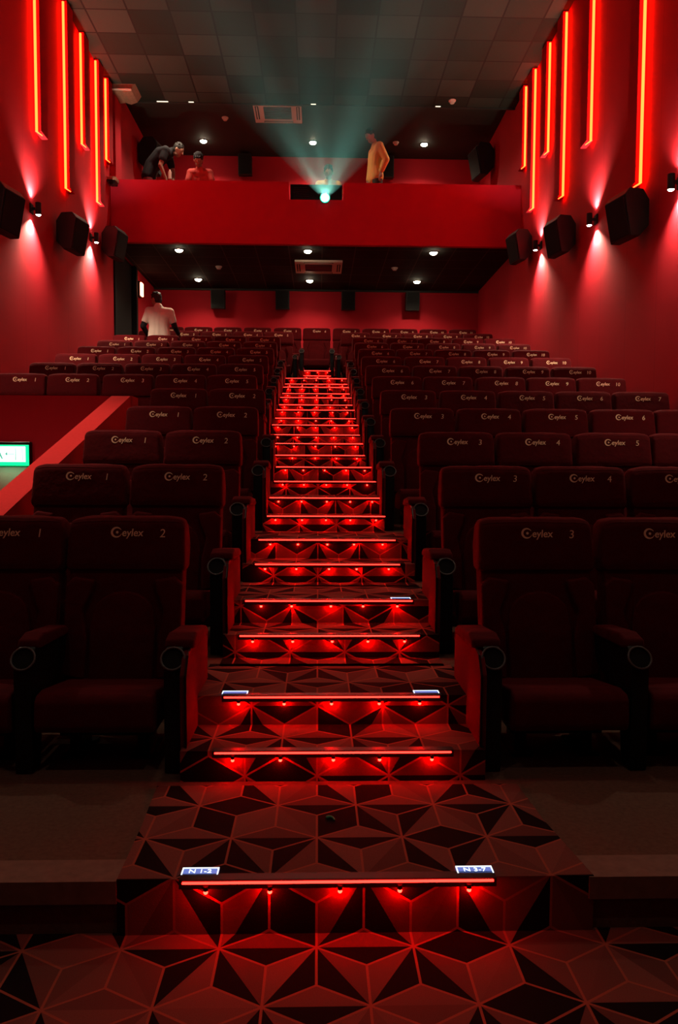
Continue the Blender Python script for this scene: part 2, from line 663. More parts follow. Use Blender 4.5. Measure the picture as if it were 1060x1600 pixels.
# ------------------------------------------------------------------ cinema seats
def logo_mesh():
    """swirl C with a dot, followed by the rest of the name"""
    tm = text_mesh('logo_letters', 'eylex', 0.050, GOLD, 0.0008, 0.12, 0.0006)
    bm = bmesh.new()
    bm.from_mesh(tm)
    for v in bm.verts:                      # text plane (x, y) -> upright (x, z)
        v.co = Vector((v.co.x * 0.93 + 0.024, -v.co.z, v.co.y - 0.002))
    seg = 26
    a0, a1 = math.radians(28), math.radians(345)
    outer, inner = [], []
    for q in range(seg + 1):
        f = q / seg
        a = a0 + (a1 - a0) * f
        wd = 0.002 + 0.0080 * math.sin(PI * min(1, f * 1.05)) ** 0.8
        R = 0.0255
        outer.append((R * math.cos(a), R * math.sin(a)))
        inner.append(((R - wd) * math.cos(a), (R - wd) * math.sin(a)))
    cx, cz = -0.050, 0.001
    for Y in (-0.0008, 0.0008):
        A = [bm.verts.new((cx + p[0], Y, cz + p[1])) for p in outer]
        B = [bm.verts.new((cx + p[0], Y, cz + p[1])) for p in inner]
        for q in range(seg):
            bm.faces.new((A[q], A[q + 1], B[q + 1], B[q]))
    bmesh.ops.create_uvsphere(bm, u_segments=10, v_segments=6, radius=0.0065, matrix=Matrix.Translation((cx + 0.004, 0, cz)) @ Matrix.Diagonal((1, .15, 1, 1)))
    me = bpy.data.meshes.new('logo')
    bm.to_mesh(me)
    bm.free()
    me.materials.append(GOLD)
    return me


LOGO = logo_mesh()
NUMS = {}


def num_mesh(n):
    if n not in NUMS:
        tm = text_mesh('seat_number', str(n), 0.056, GOLD, 0.0008, 0.10)
        for v in tm.vertices:
            v.co = Vector((v.co.x, -v.co.z, v.co.y))
        NUMS[n] = tm
    return NUMS[n]


def tilt(y, z, a):
    return Matrix.Translation((0, y, z)) @ Matrix.Rotation(a, 4, 'X') @ Matrix.Translation((0, -y, -z))


def puffy(mb, amt, axis=1, ref=None):
    """subdivide a padded block and swell its big faces a little"""
    return mb


def seat_meshes():
    S = {}
    # cushion: thick front roll, top sloping to the rear
    m = MB()
    pts = [(0.045, 0.175), (0.03, 0.20), (0.035, 0.30), (0.06, 0.325), (0.12, 0.332), (0.50, 0.275), (0.52, 0.25), (0.50, 0.16), (0.10, 0.16)]
    m.prism(pts, 0, -0.238, 0.238, 0.014, 3)
    S['seat'] = m.mesh('seat', VELVET, True)
    # back slab with side bolsters
    m = MB()
    m.prism([(0.46, 0.24), (0.575, 0.76), (0.60, 0.80), (0.70, 0.80), (0.70, 0.74), (0.58, 0.22)], 0, -0.262, 0.262, 0.018, 3)
    for s in (-1, 1):
        m.prism([(s * 0.268, 0.30), (s * 0.268, 0.70), (s * 0.23, 0.735), (s * 0.135, 0.72), (s * 0.15, 0.66), (s * 0.185, 0.58), (s * 0.16, 0.46), (s * 0.165, 0.28)],
                1, -0.028, 0.03, 0.014, 3)
        vs = m.bm.verts[:]
    # lean the bolsters back with the slab (they are the verts with y in the raw range below 0.05)
    for v in m.bm.verts:
        if v.co.y < 0.06:
            v.co.y += 0.46 + (v.co.z - 0.24) * 0.221
    S['backrest'] = m.mesh('backrest', VELVET, True)
    # lumbar pad with an arched top
    m = MB()
    pts = [(-0.145, 0.27), (0.145, 0.27), (0.15, 0.50)]
    for q in range(9):
        a = PI * q / 8
        pts.append((0.14 * math.cos(a), 0.56 + 0.11 * math.sin(a)))
    pts.append((-0.15, 0.50))
    m.prism(pts, 1, -0.022, 0.02, 0.010, 3)
    for v in m.bm.verts:
        v.co.y += 0.46 + (v.co.z - 0.24) * 0.221
    S['lumbar_pad'] = m.mesh('lumbar_pad', VELVET, True)
    # headrest roll: soft upper corners, slightly creased; three variants
    for vno in range(3):
        m = MB()
        m.prism([(0.562, 0.765), (0.560, 0.795), (0.598, 0.985), (0.622, 1.008), (0.685, 1.012), (0.735, 0.985), (0.735, 0.86), (0.705, 0.755), (0.60, 0.750)],
                0, -0.275, 0.275, 0.026, 4)
        es = [e for e in m.bm.edges if abs(e.verts[0].co.x - e.verts[1].co.x) > 0.3]
        bmesh.ops.subdivide_edges(m.bm, edges=es, cuts=15, use_grid_fill=True)
        for v in m.bm.verts:
            c = v.co
            e = max(0.0, abs(c.x) - 0.16) / 0.115
            if c.z > 0.88:
                c.z -= 0.016 * e ** 3 * min(1, (c.z - 0.88) / 0.12)
                c.x *= 1 - 0.035 * ((c.z - 0.88) / 0.13)
            n1 = mnoise.noise(Vector((c.x * 7 + vno * 9.1, c.y * 6, c.z * 7)))
            n2 = mnoise.noise(Vector((c.x * 22 + vno * 5.3, c.y * 9, c.z * 12)))
            top = max(0.0, (c.z - 0.93) / 0.08)
            c.z += (0.006 * n1 + 0.003 * n2) * min(1, top + 0.15)
            if c.y > 0.61 or abs(c.x) > 0.22:
                c.y += 0.003 * n2
        S['headrest%d' % vno] = m.mesh('headrest', VELVET, True)
    # rear shell
    m = MB()
    m.prism([(0.585, 0.20), (0.705, 0.74), (0.735, 0.80), (0.75, 0.80), (0.72, 0.70), (0.61, 0.20)], 0, -0.24, 0.24, 0.006, 2)
    S['back_shell'] = m.mesh('back_shell', PLASTIC, True)
    # pedestal
    m = MB()
    m.box(-0.20, 0.20, 0.22, 0.46, 0.10, 0.165, 0.01, 2)
    m.box(-0.17, -0.12, 0.26, 0.42, 0.0, 0.12, 0.006, 1)
    m.box(0.12, 0.17, 0.26, 0.42, 0.0, 0.12, 0.006, 1)
    m.box(-0.19, -0.10, 0.22, 0.46, 0.0, 0.012)
    m.box(0.10, 0.19, 0.22, 0.46, 0.0, 0.012)
    S['pedestal'] = m.mesh('pedestal', PLASTIC, True)
    # armrest between seats: slim post and padded top
    m = MB()
    m.prism([(0.055, 0.0), (0.052, 0.422), (0.108, 0.508), (0.16, 0.515), (0.50, 0.485), (0.52, 0.40), (0.40, 0.33), (0.19, 0.30), (0.15, 0.0)],
            0, -0.036, 0.036, 0.010, 2)
    S['arm_post'] = m.mesh('armrest', PLASTIC, True)
    m = MB()
    m.prism([(0.115, 0.500), (0.125, 0.535), (0.20, 0.552), (0.46, 0.528), (0.52, 0.500), (0.50, 0.478), (0.16, 0.492)], 0, -0.043, 0.043, 0.013, 3)
    S['arm_pad'] = m.mesh('arm_pad', VELVET, True)
    # cup holder: tilted ring and bowl facing the front
    R = Matrix.Rotation(math.radians(58), 4, 'X')
    c = Vector((0, 0.072, 0.468))
    ax = R @ Vector((0, 0, 1))
    m = MB()
    m.cone(c - ax * 0.050, c + ax * 0.006, 0.036, 0.046, 18, False)
    m.cone(c - ax * 0.004, c + ax * 0.001, 0.044, 0.044, 18)
    S['cup_bowl'] = m.mesh('cup_holder', BLACK, True)
    m = MB()
    m.ring(c + ax * 0.006, 0.047, 0.0045, R)
    S['cup_rim'] = m.mesh('cup_rim', RIM, True)
    # aisle end panel, outline with a rounded top and lower rear
    m = MB()
    m.prism([(0.02, 0.02), (0.015, 0.415), (0.065, 0.475), (0.14, 0.498), (0.49, 0.490), (0.56, 0.470), (0.585, 0.43), (0.585, 0.02)], 0, -0.014, 0.014, 0.006, 2)
    S['side_panel'] = m.mesh('side_panel', PANELRED, True)
    m = MB()
    prof = [(0.012, 0.03), (0.008, 0.415), (0.06, 0.482), (0.14, 0.504), (0.49, 0.496), (0.565, 0.476), (0.592, 0.43)]
    for (a, b), (c_, d) in zip(prof[:-1], prof[1:]):
        m.cone((0, a, b), (0, c_, d), 0.0055, 0.0055, 6)
    S['panel_trim'] = m.mesh('panel_trim', PLASTIC, True)
    return S


SM = seat_meshes()


def arm(t, x, end=0):
    """end = -1 / +1 adds the aisle panel on that side"""
    a = obj('armrest', SM['arm_post'], t, (x, 0, 0))
    ap = obj('arm_pad', SM['arm_pad'], a)
    if end:
        ap.scale = (1.42, 1, 1)
        ap.location = (end * 0.018, 0, 0)
    c = obj('cup_holder', SM['cup_bowl'], a)
    obj('cup_rim', SM['cup_rim'], a)
    if end:
        p = obj('side_panel', SM['side_panel'], t, (x + end * 0.050, 0, 0))
        p['label'] = 'red end panel facing the aisle'
        obj('panel_trim', SM['panel_trim'], p, (end * 0.010, 0, 0))


HLEAN = -math.atan(0.038 / 0.19)


def make_seat(number):
    t = empty('cinema_seat', (0, 0, 0))
    for k in ('seat', 'backrest', 'lumbar_pad', 'headrest', 'back_shell', 'pedestal'):
        o = obj(k, SM[k if k != 'headrest' else 'headrest%d' % (number % 3)], t)
        if k == 'headrest':
            lo = obj('logo', LOGO, o, (0.004, 0.5868, 0.937))
            lo.rotation_euler = (HLEAN, 0, 0)
            lo['label'] = 'gold embroidered logo'
            nu = obj('seat_number', num_mesh(number), o, (0.168, 0.5858, 0.932))
            nu.rotation_euler = (HLEAN, 0, 0)
            nu['label'] = 'gold seat number'
    return t


PROTO = {}


def seat(number, x, i, left_arm, right_arm, label, group):
    """left_arm / right_arm: None, 'mid' or 'end'"""
    key = (number, left_arm, right_arm)
    if key not in PROTO:
        t = make_seat(number)
        if left_arm:
            arm(t, -0.2875 if left_arm == 'mid' else -0.318, -1 if left_arm == 'end' else 0)
        if right_arm:
            arm(t, 0.2875 if right_arm == 'mid' else 0.312, 1 if right_arm == 'end' else 0)
        PROTO[key] = t
    else:
        t = copy_tree(PROTO[key])
    t.location = (x, D0(i), FZ(i))
    t.rotation_euler = (0, 0, random.uniform(-0.018, 0.018))
    tag(t, label, 'seat', group)
    return t


PITCH = 0.575
ROWN = {1: 'front row', 13: 'back row'}


def rown(i):
    return ROWN.get(i, ORD[i] + ' row from the front')


for i in range(1, 13):
    g = 'cinema seats in the ' + rown(i)
    if i <= 5:
        left = [2, 1]
        nright = {1: 2, 2: 3, 3: 4, 4: 5, 5: 5}[i]
        right = list(range(3, 3 + nright))
    else:
        left = [5, 4, 3, 2, 1]
        right = [6, 7, 8, 9, 10]
    for q, n in enumerate(left):
        x = EDGE_L[i] - 0.28 - PITCH * q
        seat(n, x, i, 'mid', 'end' if q == 0 else None,
             'dark red velvet cinema seat numbered %d in the %s' % (n, rown(i)), g)
    for q, n in enumerate(right):
        x = EDGE_R[i] + 0.28 + PITCH * q
        seat(n, x, i, 'end' if q == 0 else None, 'mid',
             'dark red velvet cinema seat numbered %d in the %s' % (n, rown(i)), g)
for k in range(-5, 6):
    n = k + 6
    seat(n, -0.035 + 0.58 * k, 13, 'mid', 'mid' if k == 5 else None,
         'dark red velvet cinema seat numbered %d in the %s%s' % (n, rown(13), ', closing the aisle' if k == 0 else ''), 'cinema seats in the back row')

# ------------------------------------------------------------------ neon strips on the side walls
NEONS = [(13.32, 6.55), (12.75, 5.66), (11.97, 6.25), (11.19, 5.32), (10.08, 5.63), (8.48, 4.52)]
NAMES = ['farthest', 'second farthest', 'third', 'fourth', 'fifth', 'sixth']
for side, X, sgn in (('left', XL, 1), ('right', XR, -1)):
    for k, (y, zb) in enumerate(NEONS):
        if side == 'left' and k == 5:
            continue
        t = empty('neon_wall_light', (X, y, zb))
        nm = NAMES[k] + (' from the balcony' if k > 1 else '')
        tag(t, 'vertical glowing red neon strip on the %s red wall, %s' % (side, nm), 'neon light', 'neon strips on the side walls')
        h = 7.86 - zb
        a, b = (0.0, 0.085) if sgn > 0 else (-0.085, 0.0)
        p = MB().box(a, b, 0.045, 0.30, 0.02, h + 0.05, 0.006, 1).build('backing_panel', WALL, t)
        p['label'] = 'red upright panel behind the glowing tube'
        m = MB()
        xx = 0.045 * sgn
        m.cone((xx, 0, 0), (xx, 0, h), 0.017, 0.017, 8)
        m.cone((xx, 0, 0.0), (xx + 0.035 * sgn, 0.10, -0.01), 0.009, 0.006, 6)  # glowing foot imitates light caught on the panel's bottom edge
        m.build('tube', NEON, t)

# ------------------------------------------------------------------ up-and-down wall sconces
SCONCES = [('left', XL, 1, 9.95, 4.63, 'nearest left'), ('left', XL, 1, 12.50, 5.02, 'farther'),
           ('right', XR, -1, 9.92, 4.585, 'nearer'), ('right', XR, -1, 12.38, 4.955, 'farther')]


def sconce(X, sgn, y, z, label, f=1.0):
    t = empty('wall_sconce', (X, y, z))
    tag(t, label, 'wall light', 'up and down wall sconces')
    a = sgn
    m = MB()
    m.box(min(0, a * 0.02), max(0, a * 0.02), -0.05, 0.05, -0.06, 0.06, 0.004, 1)
    m.box(min(a * 0.02, a * 0.06), max(a * 0.02, a * 0.06), -0.015, 0.015, -0.015, 0.015)
    m.build('wall_plate', SPKBODY, t)
    m = MB()
    m.cone((a * 0.095, 0, -0.075), (a * 0.095, 0, 0.075), 0.036, 0.036, 18, False)
    m.cone((a * 0.095, 0, -0.075), (a * 0.095, 0, 0.075), 0.032, 0.032, 18, False)
    m.build('housing', SPKBODY, t, True)
    for s in (-1, 1):
        MB().ball((a * 0.095, 0, s * 0.070), 0.031, sz=0.6 if s < 0 else 0.15).build('lens', SCON, t)
        l = lamp('sconce_beam', 'SPOT', (a * 0.068, 0, s * 0.096), f * (330 if s < 0 else 150), (1, 0.80, 0.58),
                 (0 if s < 0 else PI, 0, 0), spot_size=math.radians(118), spot_blend=1.0, shadow_soft_size=0.012)
        l.parent = t
    return t


sconce(XL, 1, 9.95, 4.63, 'up-and-down sconce on the left wall below the neon strip nearest the frame edge')
sconce(XL, 1, 12.50, 5.02, 'up-and-down sconce on the left wall between the two speakers nearest the balcony')
sconce(XR, -1, 9.92, 4.585, 'up-and-down sconce on the right wall beside the largest wall speaker')
sconce(XR, -1, 12.38, 4.955, 'up-and-down sconce on the right wall beside the middle wall speaker')
sconce(XR, -1, 7.62, 4.22, 'up-and-down sconce just outside the frame on the right wall', 0.45)
sconce(XL, 1, 7.45, 4.22, 'up-and-down sconce just outside the frame on the left wall', 0.45)
sconce(XR, -1, 5.15, 3.85, 'added unseen up-and-down sconce further outside the frame on the right wall', 0.45)  # unseen, added as counterpart of the left one below
sconce(XL, 1, 5.00, 3.85, 'added unseen up-and-down sconce further outside the frame on the left wall', 0.45)  # unseen, added to light the near end of the passage rail


# ------------------------------------------------------------------ speakers
def wall_speaker(X, sgn, y, z, label, sc_=1.0, yawdeg=12):
    t = empty('wall_speaker', (X, y, z))
    tag(t, label, 'speaker', 'surround speakers on the side walls')
    a = sgn
    W = 0.19 * sc_
    H = 0.25 * sc_
    # outline across the wall: (distance from wall, height)
    body = [(0.06, -0.13), (0.06, 0.14), (0.14, H), (0.30, H), (0.36, 0.175), (0.275, -H), (0.17, -H)]
    m = MB()
    m.prism([(a * p[0] * sc_, p[1] * (sc_ if abs(p[1]) < 0.2 else 1)) for p in body], 1, -W, W, 0.012, 2)
    b = m.build('cabinet', SPKBODY, t)
    m = MB()
    q = [(0.362, 0.165), (0.370, 0.160), (0.289, -H + 0.02), (0.281, -H + 0.02)]
    m.prism([(a * p[0] * sc_, p[1] * (sc_ if abs(p[1]) < 0.2 else 1)) for p in q], 1, -W + 0.02, W - 0.02)
    m.build('grille', SPKGRILLE, t)
    m = MB()
    m.box(min(0, a * 0.02), max(0, a * 0.02), -0.08, 0.08, -0.10, 0.10, 0.003, 1)
    m.box(min(a * 0.01, a * 0.09), max(a * 0.01, a * 0.09), -0.03, 0.03, -0.04, 0.04)
    m.build('bracket', METAL, t)
    t.rotation_euler = (0, 0, math.radians(yawdeg) * -a)
    return t


wall_speaker(XL, 1, 8.62, 4.16, 'black wall speaker on the left wall, cut by the frame edge', 1.0)
wall_speaker(XL, 1, 11.02, 4.62, 'black wall speaker on the left wall between the two sconces')
wall_speaker(XL, 1, 13.25, 5.12, 'black wall speaker on the left wall at the balcony corner')
wall_speaker(XR, -1, 8.48, 4.14, 'largest black wall speaker, on the right wall near the frame edge')
wall_speaker(XR, -1, 10.85, 4.62, 'black wall speaker on the right wall between the two sconces')
wall_speaker(XR, -1, 13.05, 5.10, 'black wall speaker on the right wall at the balcony corner')


def rear_speaker(x, z, wdt, hgt, label):
    t = empty('rear_speaker', (x, YB, z))
    tag(t, label, 'speaker', 'box speakers on the back wall')
    m = MB()
    m.prism([(-0.06, -hgt / 2 + 0.02), (-0.06, hgt / 2), (-0.30, hgt / 2), (-0.24, -hgt / 2)], 0, -wdt / 2, wdt / 2, 0.01, 2)
    m.build('cabinet', SPKBODY, t)
    m = MB()
    m.prism([(-0.298, hgt / 2 - 0.02), (-0.306, hgt / 2 - 0.02), (-0.250, -hgt / 2 + 0.02), (-0.242, -hgt / 2 + 0.02)], 0, -wdt / 2 + 0.02, wdt / 2 - 0.02)
    m.build('grille', SPKGRILLE, t)
    MB().box(-0.05, 0.05, -0.07, 0.0, -0.06, 0.06).build('bracket', METAL, t)


for x, wh in ((-2.195, 'leftmost of four under the balcony'), (-0.79, 'second of four under the balcony'),
              (0.65, 'third of four under the balcony'), (2.06, 'rightmost of four under the balcony')):
    rear_speaker(x, 5.045, 0.30, 0.40, 'black box speaker on the back wall, ' + wh)
rear_speaker(-1.60, 7.91, 0.29, 0.42, 'black box speaker on the balcony back wall, right of the capped man')
rear_speaker(1.46, 7.91, 0.32, 0.44, 'black box speaker on the balcony back wall behind the man in yellow')
for X, sgn, lab in ((XL, 1, 'black speaker hung high on the left balcony wall'), (XR, -1, 'black speaker hung high on the right balcony wall')):
    t = wall_speaker(X, sgn, 16.0, 7.62, lab, 1.25)


# ------------------------------------------------------------------ ceiling fittings
def downlight(x, y, z, label, power):
    t = empty('downlight', (x, y, z))
    tag(t, label, 'ceiling light', 'round downlights in the dark ceilings')
    m = MB()
    m.ring((0, 0, -0.004), 0.078, 0.010)
    m.build('rim', SPKBODY, t, True)
    MB().ball((0, 0, -0.006), 0.068, sz=0.6).build('lamp', WARM, t, True)
    l = lamp('downlight_beam', 'SPOT', (0, 0, -0.05), power, (1, 0.80, 0.55), (0, 0, 0), spot_size=math.radians(140),
             spot_blend=0.8, shadow_soft_size=0.05)
    l.parent = t


for x, y, lab in ((-2.41, 16.48, 'left of three'), (-0.13, 16.46, 'middle of three'), (2.20, 16.46, 'right of three')):
    downlight(x, y, 8.18, 'bright warm downlight in the balcony ceiling, ' + lab, 190)
for x, y, lab in ((-2.53, 14.22, 'left one of the front line'), (-0.20, 14.18, 'middle one of the front line'), (2.09, 14.19, 'right one of the front line'),
                  (-2.52, 16.40, 'left one of the back line'), (-0.19, 16.40, 'middle one of the back line'), (2.07, 16.38, 'right one of the back line')):
    downlight(x, y, 5.325, 'bright warm downlight under the balcony, ' + lab, 110)


def added_downlight(x, y, power, cone, label):  # unseen ceiling lamp, added for light from above
    t = empty('downlight', (x, y, 7.92))
    tag(t, label, 'ceiling light', 'added unseen downlights in the tiled ceiling')
    MB().ring((0, 0, -0.004), 0.078, 0.010).build('rim', SPKBODY, t, True)
    MB().ball((0, 0, -0.006), 0.068, sz=0.3).build('lamp', WARM, t, True)
    lamp('downlight_beam', 'SPOT', (0, 0, -0.05), power, (1, 0.78, 0.60), (0, 0, 0), spot_size=math.radians(cone), spot_blend=0.7,
         shadow_soft_size=0.06).parent = t


added_downlight(-2.45, 5.7, 900, 34, 'added unseen downlight above the exit passage, out of the frame')  # added to brighten the passage rail from overhead
for x, y, lab in ((-1.85, 0.35, 'left one nearest the screen'), (1.75, 0.35, 'right one nearest the screen'),
                  (-0.65, 4.85, 'left one over the front rows'), (1.75, 4.85, 'right one over the front rows')):
    added_downlight(x, y, ADDED_W, 125, 'added unseen downlight out of the frame, ' + lab)  # added out of view to light floor and seat tops


def ac_unit(x, y, z, label):
    t = empty('air_conditioner', (x, y, z))
    tag(t, label, 'air conditioner')
    hw, hd = 0.455, 0.435
    MB().box(-hw, hw, -hd, hd, -0.045, 0.0, 0.012, 2).build('panel', WHITEP, t, True)
    g = MB()
    g.box(-0.26, 0.26, -0.25, 0.25, -0.050, -0.044)
    gr = g.build('intake_grille', SLOT, t)
    m = MB()
    for q in range(7):
        yy = -0.22 + q * 0.0733
        m.box(-0.25, 0.25, yy - 0.012, yy + 0.012, -0.056, -0.050)
    m.build('grille_slat', MATS['grey_trim_ring'], gr)
    for bx in ((-0.28, 0.28, -0.40, -0.33), (-0.28, 0.28, 0.33, 0.40), (-0.42, -0.355, -0.27, 0.27), (0.355, 0.42, -0.27, 0.27)):
        v = MB().box(bx[0], bx[1], bx[2], bx[3], -0.049, -0.044, 0.003, 1).build('air_outlet', SLOT, t)
        if bx[1] - bx[0] > 0.3:
            m = MB().box(bx[0] + .01, bx[1] - .01, bx[2] + 0.025, bx[2] + 0.045, -0.054, -0.047)
        else:
            m = MB().box(bx[0] + .022, bx[0] + 0.042, bx[2] + 0.01, bx[3] - 0.01, -0.054, -0.047)
        m.build('flap', WHITEP, v)


ac_unit(-0.79, 15.07, 8.18, 'square off-white air conditioner in the balcony ceiling')
ac_unit(-0.003, 15.22, 5.325, 'square off-white air conditioner under the balcony')


def smoke(x, y, z, label):
    t = empty('smoke_detector', (x, y, z))
    tag(t, label, 'smoke detector', 'round smoke detectors')
    MB().cone((0, 0, -0.018), (0, 0, 0), 0.062, 0.066, 18).build('base', WHITEP, t, True)
    MB().cone((0, 0, -0.052), (0, 0, -0.018), 0.036, 0.054, 18).build('sensor_head', WHITEP, t, True)


smoke(-1.83, 15.40, 8.18, 'round smoke detector left of the air conditioner in the balcony ceiling')
smoke(1.60, 16.40, 8.18, 'round smoke detector beside the right downlight in the balcony ceiling')
smoke(2.36, 13.98, 7.92, 'round smoke detector on the grey tiled ceiling near its back edge')
smoke(-1.96, 15.36, 5.325, 'round smoke detector under the balcony, left of the air conditioner')
smoke(1.49, 15.30, 5.325, 'round smoke detector under the balcony, right of the air conditioner')

for x, lab, wd in ((-2.80, 'longest of the small lights at the back edge of the tiled ceiling', 0.10), (-2.29, 'small light left of the air conditioner at the ceiling edge', 0.045),
                   (-0.106, 'small light right of the air conditioner at the ceiling edge', 0.045), (2.14, 'small light at the right of the ceiling edge', 0.045)):
    t = empty('edge_light', (x, 14.205, 7.92))
    tag(t, lab, 'ceiling light', 'small lights along the ceiling edge')
    MB().box(-wd - 0.01, wd + 0.01, -0.035, 0.005, -0.010, 0.0, 0.002, 1).build('rim', SPKBODY, t)
    MB().box(-wd, wd, -0.030, -0.002, -0.016, -0.008, 0.002, 1).build('lamp', EDGE, t)
    lamp('edge_light_beam', 'SPOT', (0, -0.10, -0.06), 60, (1, 0.80, 0.58), (0, 0, 0), spot_size=math.radians(130), spot_blend=0.8,
         shadow_soft_size=0.04).parent = t

# bare boards at the left wall
t = empty('ceiling_board', (-3.36, 13.85, 7.92))
tag(t, 'torn beige board hanging at the ceiling corner on the left', 'board')
m = MB()
m.prism([(-0.22, 0.0), (0.22, 0.0), (0.15, -0.10), (0.04, -0.14), (-0.05, -0.11), (-0.18, -0.13)], 1, -0.25, 0.20)
m.build('board', BEIGE, t)
MB().box(-0.19, 0.15, -0.28, -0.25, -0.11, -0.09).build('torn_edge', WHITEP, t)
t = empty('wall_bracket', (XL, 13.60, 6.29))
tag(t, 'small pale bracket at the left end of the balcony front', 'bracket')
MB().box(0.0, 0.16, -0.10, 0.10, 0.0, 0.05, 0.005, 1).build('shelf', BEIGE, t)
MB().box(0.03, 0.14, -0.08, 0.08, -0.06, 0.0, 0.005, 1).build('hook_rail', PLASTIC, t)

# ------------------------------------------------------------------ signs and lamps on the walls
t = empty('exit_sign', (-2.915, 7.40, 1.52))
tag(t, 'green lit exit sign on the red half wall at the left edge', 'exit sign')
MB().box(-0.20, 0.20, -0.055, 0.0, -0.125, 0.115, 0.006, 1).build('housing', PLASTIC, t)
MB().box(-0.185, 0.185, -0.060, -0.054, -0.11, 0.085, 0.002, 1).build('green_border', GREEN, t)
MB().box(-0.17, 0.155, -0.063, -0.059, -0.075, 0.07, 0.002, 1).build('lit_panel', GREENW, t)
m = MB()            # running figure, doorway, arrow
Y0, Y1 = -0.0655, -0.0625
m.box(0.06, 0.066, Y0, Y1, -0.06, 0.055)
m.box(-0.02, 0.05, Y0, Y1, -0.003, 0.003)
m.prism([(-0.035, 0.0), (-0.015, 0.018), (-0.015, -0.018)], 1, Y0, Y1)
m.box(0.125, 0.130, Y0, Y1, -0.06, 0.055)
m.prism([(-0.11, 0.03), (-0.085, 0.03), (-0.07, -0.01), (-0.055, -0.045), (-0.065, -0.05), (-0.085, -0.015), (-0.11, -0.05), (-0.12, -0.045), (-0.10, -0.005)], 1, Y0, Y1)
m.cone((-0.09, Y0, 0.045), (-0.09, Y1, 0.045), 0.010, 0.010, 12)
m.build('pictogram', GREENM, t)
lamp('exit_glow', 'AREA', (-2.915, 7.30, 1.385), 5.0, (0.02, 1, 0.30), (math.radians(30), 0, 0), shape='RECTANGLE', size=0.32, size_y=0.05)

t = empty('wall_lamp', (XL, 15.76, 4.95))
tag(t, 'bright glowing red wall lamp beside the black doorway under the balcony', 'wall light')
MB().box(0.0, 0.05, -0.10, 0.10, -0.15, 0.15, 0.006, 1).build('housing', SPKBODY, t)
MB().box(0.05, 0.085, -0.085, 0.085, -0.13, 0.13, 0.012, 2).build('lamp_cover', REDLAMP, t, True)

t = MB()
for q in range(6):
    A0, A1 = q * 0.35, (q + 1) * 0.35
    t.cap((0.016 * math.cos(A0), 0.022 * math.sin(A0), 0.004), (0.016 * math.cos(A1), 0.022 * math.sin(A1), 0.004), 0.0025 + 0.0006 * q, 0.003 + 0.0006 * q)
t = t.build('leaf_scrap', mat('green_paper', (0.06, 0.30, 0.14), 0.8))
t.location = (0.045, 2.625, Z1 + 0.008)
tag(t, 'small curled green scrap lying on the carpet of the lowest step', 'scrap')

# ------------------------------------------------------------------ projector
PJ = Vector((0.104, 13.62, 6.085))
t = empty('projector', (-0.048, 14.05, 5.80))
tag(t, 'black projector in the cut-out of the balcony front, lens glowing green', 'projector')
MB().box(-0.455, 0.455, -0.27, 0.35, 0.275, 0.555, 0.012, 2).build('body', PLASTIC, t, True)
m = MB()
for q in range(6):
    m.box(-0.40, -0.12, -0.285, -0.268, 0.31 + q * 0.035, 0.322 + q * 0.035)
m.build('vent', SPKBODY, t)
for fx, fy in ((-0.38, -0.2), (0.38, -0.2), (-0.38, 0.28), (0.38, 0.28)):
    MB().cone((fx, fy, 0.0), (fx, fy, 0.28), 0.025, 0.03, 10).build('stand_leg', METAL, t)
MB().cone((0.152, -0.265, 0.285), (0.152, -0.40, 0.285), 0.085, 0.078, 24).build('lens_barrel', PLASTIC, t, True)
MB().ball((0.152, -0.398, 0.285), 0.07, sy=0.25).build('lens', LENS, t, True)
MB().ring((0.152, -0.402, 0.285), 0.074, 0.012, Matrix.Rotation(PI / 2, 4, 'X'), 28).build('lens_flare_ring', LENSFLARE, t, True)  # glowing ring stands in for lens flare, no lamp of its own

# the projected light, seen in the hazy air of the hall
d = Vector((0, -5.8, 4.5)) - PJ
sp = lamp('projector_light', 'SPOT', PJ + Vector((0, -0.04, 0)), BEAM_W, (0.32, 1.0, 0.78), d.to_track_quat('-Z', 'Y').to_euler(),
          spot_size=math.radians(34), spot_blend=0.3, shadow_soft_size=0.03)
sp.data.use_nodes = True
lt = sp.data.node_tree
em = lt.nodes['Emission']
tcn = lt.nodes.new('ShaderNodeTexCoord')
nz = lt.nodes.new('ShaderNodeTexNoise')
nz.inputs['Scale'].default_value = 9.0
nz.inputs['Detail'].default_value = 2.0
rmp = lt.nodes.new('ShaderNodeMapRange')
rmp.inputs[1].default_value = 0.38
rmp.inputs[2].default_value = 0.62
rmp.inputs[3].default_value = 0.25
rmp.inputs[4].default_value = 1.5
lt.links.new(tcn.outputs['Normal'], nz.inputs['Vector'])
lt.links.new(nz.outputs['Fac'], rmp.inputs[0])
lt.links.new(rmp.outputs[0], em.inputs['Strength'])
bm = bmesh.new()
S0, S1 = [], []
for sx, sz in ((-1, -1), (1, -1), (1, 1), (-1, 1)):
    S0.append(bm.verts.new((PJ.x + sx * 0.06, PJ.y - 0.06, PJ.z + sz * 0.04)))
    S1.append(bm.verts.new((sx * 3.4, -5.75, 4.5 + sz * 1.9)))
bm.faces.new(S0)
bm.faces.new(S1[::-1])
for q in range(4):
    bm.faces.new((S0[q], S1[q], S1[(q + 1) % 4], S0[(q + 1) % 4]))
bmesh.ops.recalc_face_normals(bm, faces=bm.faces[:])
me = bpy.data.meshes.new('projector_beam')
bm.to_mesh(me)
bm.free()
k = NT('hazy_air')
k.t.nodes.remove(k.b)
vsn = k.n('ShaderNodeVolumeScatter')
vsn.inputs['Density'].default_value = 0.012
vsn.inputs['Color'].default_value = (0.9, 0.95, 0.95, 1)
vsn.inputs['Anisotropy'].default_value = 0.3
k.link(vsn.outputs[0], k.out.inputs['Volume'])
me.materials.append(k.m)
